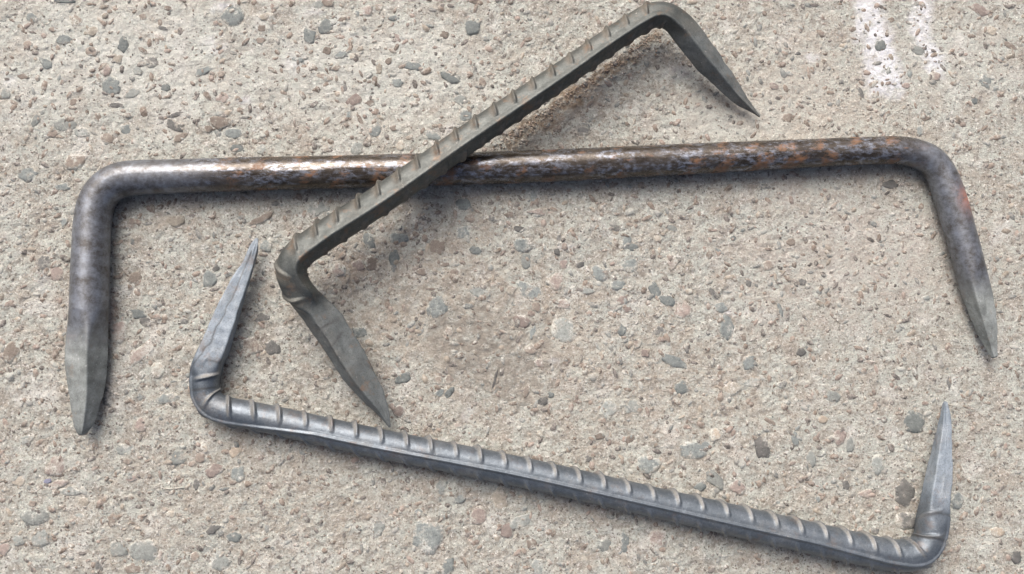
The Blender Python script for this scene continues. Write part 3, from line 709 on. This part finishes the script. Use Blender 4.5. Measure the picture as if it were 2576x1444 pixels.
# rows: vx, vy, z mm, width, square, roll, ratio
A = dict(name='steel_staple', cat='steel staple', seed=3, outer=1, r0=0.007, mat=M_A,
 label='smooth round steel staple with orange rust and bright worn scale, the only one without ribs',
 ctrl=[(205,1090,6.0,24,1,20,1),(208,1076,6.2,42,1,20,1),(213,1035,6.6,67,1,20,1),(217,990,7.0,86,1,20,1),(217,950,7.2,100,1,20,1),(217,900,7.4,105,.95,20,1),(219,855,7.6,104,.55,20,1),(222,815,7.7,102,.12,20,1),
  (224,780,7.7,101,0,20,1),(226,700,7.7,100,0,20,1),(229,620,7.6,98,0,20,1),(232,565,7.5,97,0,20,1),(241,515,7.4,97,0,20,1),(262,478,7.3,96,0,20,1),(298,455,7.2,94,0,20,1),(345,447,7.1,91,0,20,1),(400,445,7,89,0,20,1),
  (629,437.6,7,86,0,20,1),(943,430.5,7,85,0,20,1),(1384,417,7,84,0,20,1),(1690,402,7,80,0,20,1),(2012,387,7,75,0,20,1),(2195,379,7,73,0,20,1),(2260,378,7,74,0,8,1),(2305,386,7,77,0,8,1),
  (2343,405,7,82,0,8,1),(2367,437,7,85,0,8,1),(2383,478,7,87,0,8,1),(2397,520,7,87,0,8,1),(2408,557,7,86,0,8,1),(2434,649,7,84,0,8,1),(2446,695,7,83,.1,8,1),(2459,740,7,80,.7,8,1),(2471,786,7,68,1,8,1),
  (2484,832,6.5,52,1,8,1),(2495,872,6.3,33,1,8,1),(2501,896,6,21,1,8,1)],
 cuts=(.128, .243, .808, .915), parts=['point', 'leg', 'shank', 'leg', 'point'],
 attrs={'warm': lambda t: np.clip(np.clip((.285-t)/.05, 0, 1)+np.clip((t-.80)/.03, 0, 1), 0, 1), 'mid': lambda t: np.clip(1.25*np.clip((t-.26)/.05, 0, 1)*np.clip((.84-t)/.05, 0, 1)+.0, 0, 1),
        'redpatch': lambda t: bell(.8755, .011)(t)})
B = dict(name='ribbed_staple', cat='steel staple', seed=5, outer=1, r0=0.006, mat=M_B,
 label='dusty green-grey ribbed steel staple lying slantwise on top of the round bar',
 ctrl=[(980,1074,9,5,1,-30,1.25),(968,1044,9.3,24,1,-30,1.25),(941,998,9.8,56,1,-30,1.25),(909,950,10.5,74,1,-30,1.25),(878,900,11.5,84,1,-30,1.2),(845,848,13,86,1,-30,1.2),(815,805,14.5,86,.95,-30,1.2),(787,772,16.5,78,.5,-30,1.1),(763,745,19,74,.12,-10,1),
  (743,716,21,76,0,0,1),(733,686,22.6,78,0,0,1),(738,658,23.3,80,0,0,1),(757,635,23.6,80,0,0,1),(790,611,23.4,80,0,0,1),
  (955,504,22,77,0,0,1),(1164,358,20.6,74,0,0,1),(1432,176,18.2,68,0,0,1),(1557,88,17,66,0,0,1),(1610,54,16.6,66,0,0,1),(1643,38,16.4,68,0,5,1),(1672,38,16.2,70,0,10,1),(1697,51,16,72,.05,15,1),
  (1718,72,15.6,76,.3,26,1),(1741,101,14.5,77,.8,26,1),(1777,148,12,72,1,26,1),(1818,197,9,58,1,26,1),(1861,247,6,38,1,26,1),(1888,273,4,20,1,26,1),(1911,294,3,4,1,26,1)],
 cuts=(.148, .225, .79, .81), parts=['point', 'leg', 'shank', 'leg', 'point'],
 ribs=True, nicks=[(.150,-70,60,1.0,.0007,.002),(.128,-60,40,.9,.0006,-.003),(.215,-20,90,.9,.0006,.004)], cracks=[([(.16,20),(.12,28),(.09,36)],.9,.0005)], ridge_t=[0, .2, .3, .7, .8, 1], ridge=[-30, -28, -22, -22, -24, -28], ridge_w=0.24, ridge_h=0.0017, ridge_p=1.6,
 rib_from=.205, rib_to=.80, pitch=0.0095, slant=0.0072, curve=0.0, lean=1, rib_w=0.0016, fl=1.3, fr=0.4, rib_h=0.0013, env=0.75, under=0.6, sink=0, lee_off=-0.9, lee_w=1.1)
C = dict(name='ribbed_staple', cat='steel staple', seed=9, outer=-1, r0=0.006, mat=M_C,
 label='blue-grey ribbed steel staple with pale dust beside its ribs, lying apart along the bottom',
 ctrl=[(646,600,7,7,1,-5,1.25),(640,620,7,19,1,-5,1.25),(631,648,7,28,1,-5,1.25),(608,702,7.2,44,1,-5,1.25),(582,764,7.3,60,1,-5,1.2),(560,821,7.3,69,1,-5,1.15),(541,873,7.2,74,.8,-5,1.1),(524,914,7,76,.3,-5,1),
  (517,945,6.8,75,0,-5,1),(515,970,6.7,74,0,0,1),(521,1000,6.6,73,0,0,1),(541,1022,6.6,72,0,0,1),(572,1034,6.6,71,0,0,1),(610,1041,6.6,71,0,0,1),
  (943,1113,6.6,73,0,0,1),(1337,1193,6.6,75,0,0,1),(1671,1269,6.6,76,0,0,1),(1975,1338,6.8,79,0,0,1),(2180,1384,7,80,0,0,1),(2240,1396,7.2,80,0,0,1),(2285,1397,7.4,82,0,0,1),(2318,1385,7.6,84,0,10,1),(2337,1358,7.8,84,0,20,1),
  (2344,1325,8,83,0,2,1),(2349,1290,8,81,.15,2,1),(2354,1250,8,78,.75,2,1),(2361,1205,8,71,1,2,1),(2368,1150,8,58,1,2,1),(2375,1090,8,42,1,2,1),(2379,1040,7.5,25,1,2,1),(2379,1012,7,11,1,2,1)],
 cuts=(.118, .215, .823, .895), parts=['point', 'leg', 'shank', 'leg', 'point'],
 ribs=True, nicks=[(.150,-80,60,1.0,.0006,.0),(.121,-75,0,.9,.0006,.001),(.895,-40,90,.8,.0005,0),(.872,-40,90,.8,.0005,0)], cracks=[([(.135,52),(.11,20),(.085,8),(.06,-5),(.03,6),(.012,0)],0.9,.0003)], ridge_t=[0, .12, .2, .27, .45, .75, .83, .88, 1], ridge=[50, 52, 44, 14, 8, 8, 22, 46, 50], ridge_w=0.10, ridge_h=0.0007, ridge_p=3,
 rib_from=.125, rib_to=.90, pitch=0.0101, slant=-0.0085, curve=-0.006, lean=-1, rib_w=0.0015, fl=1.2, fr=0.55, rib_h=0.0014, env=1.3, sink=0, lee_off=-0.55, lee_w=0.55)
for sp in (A, B, C): build_bar(sp)
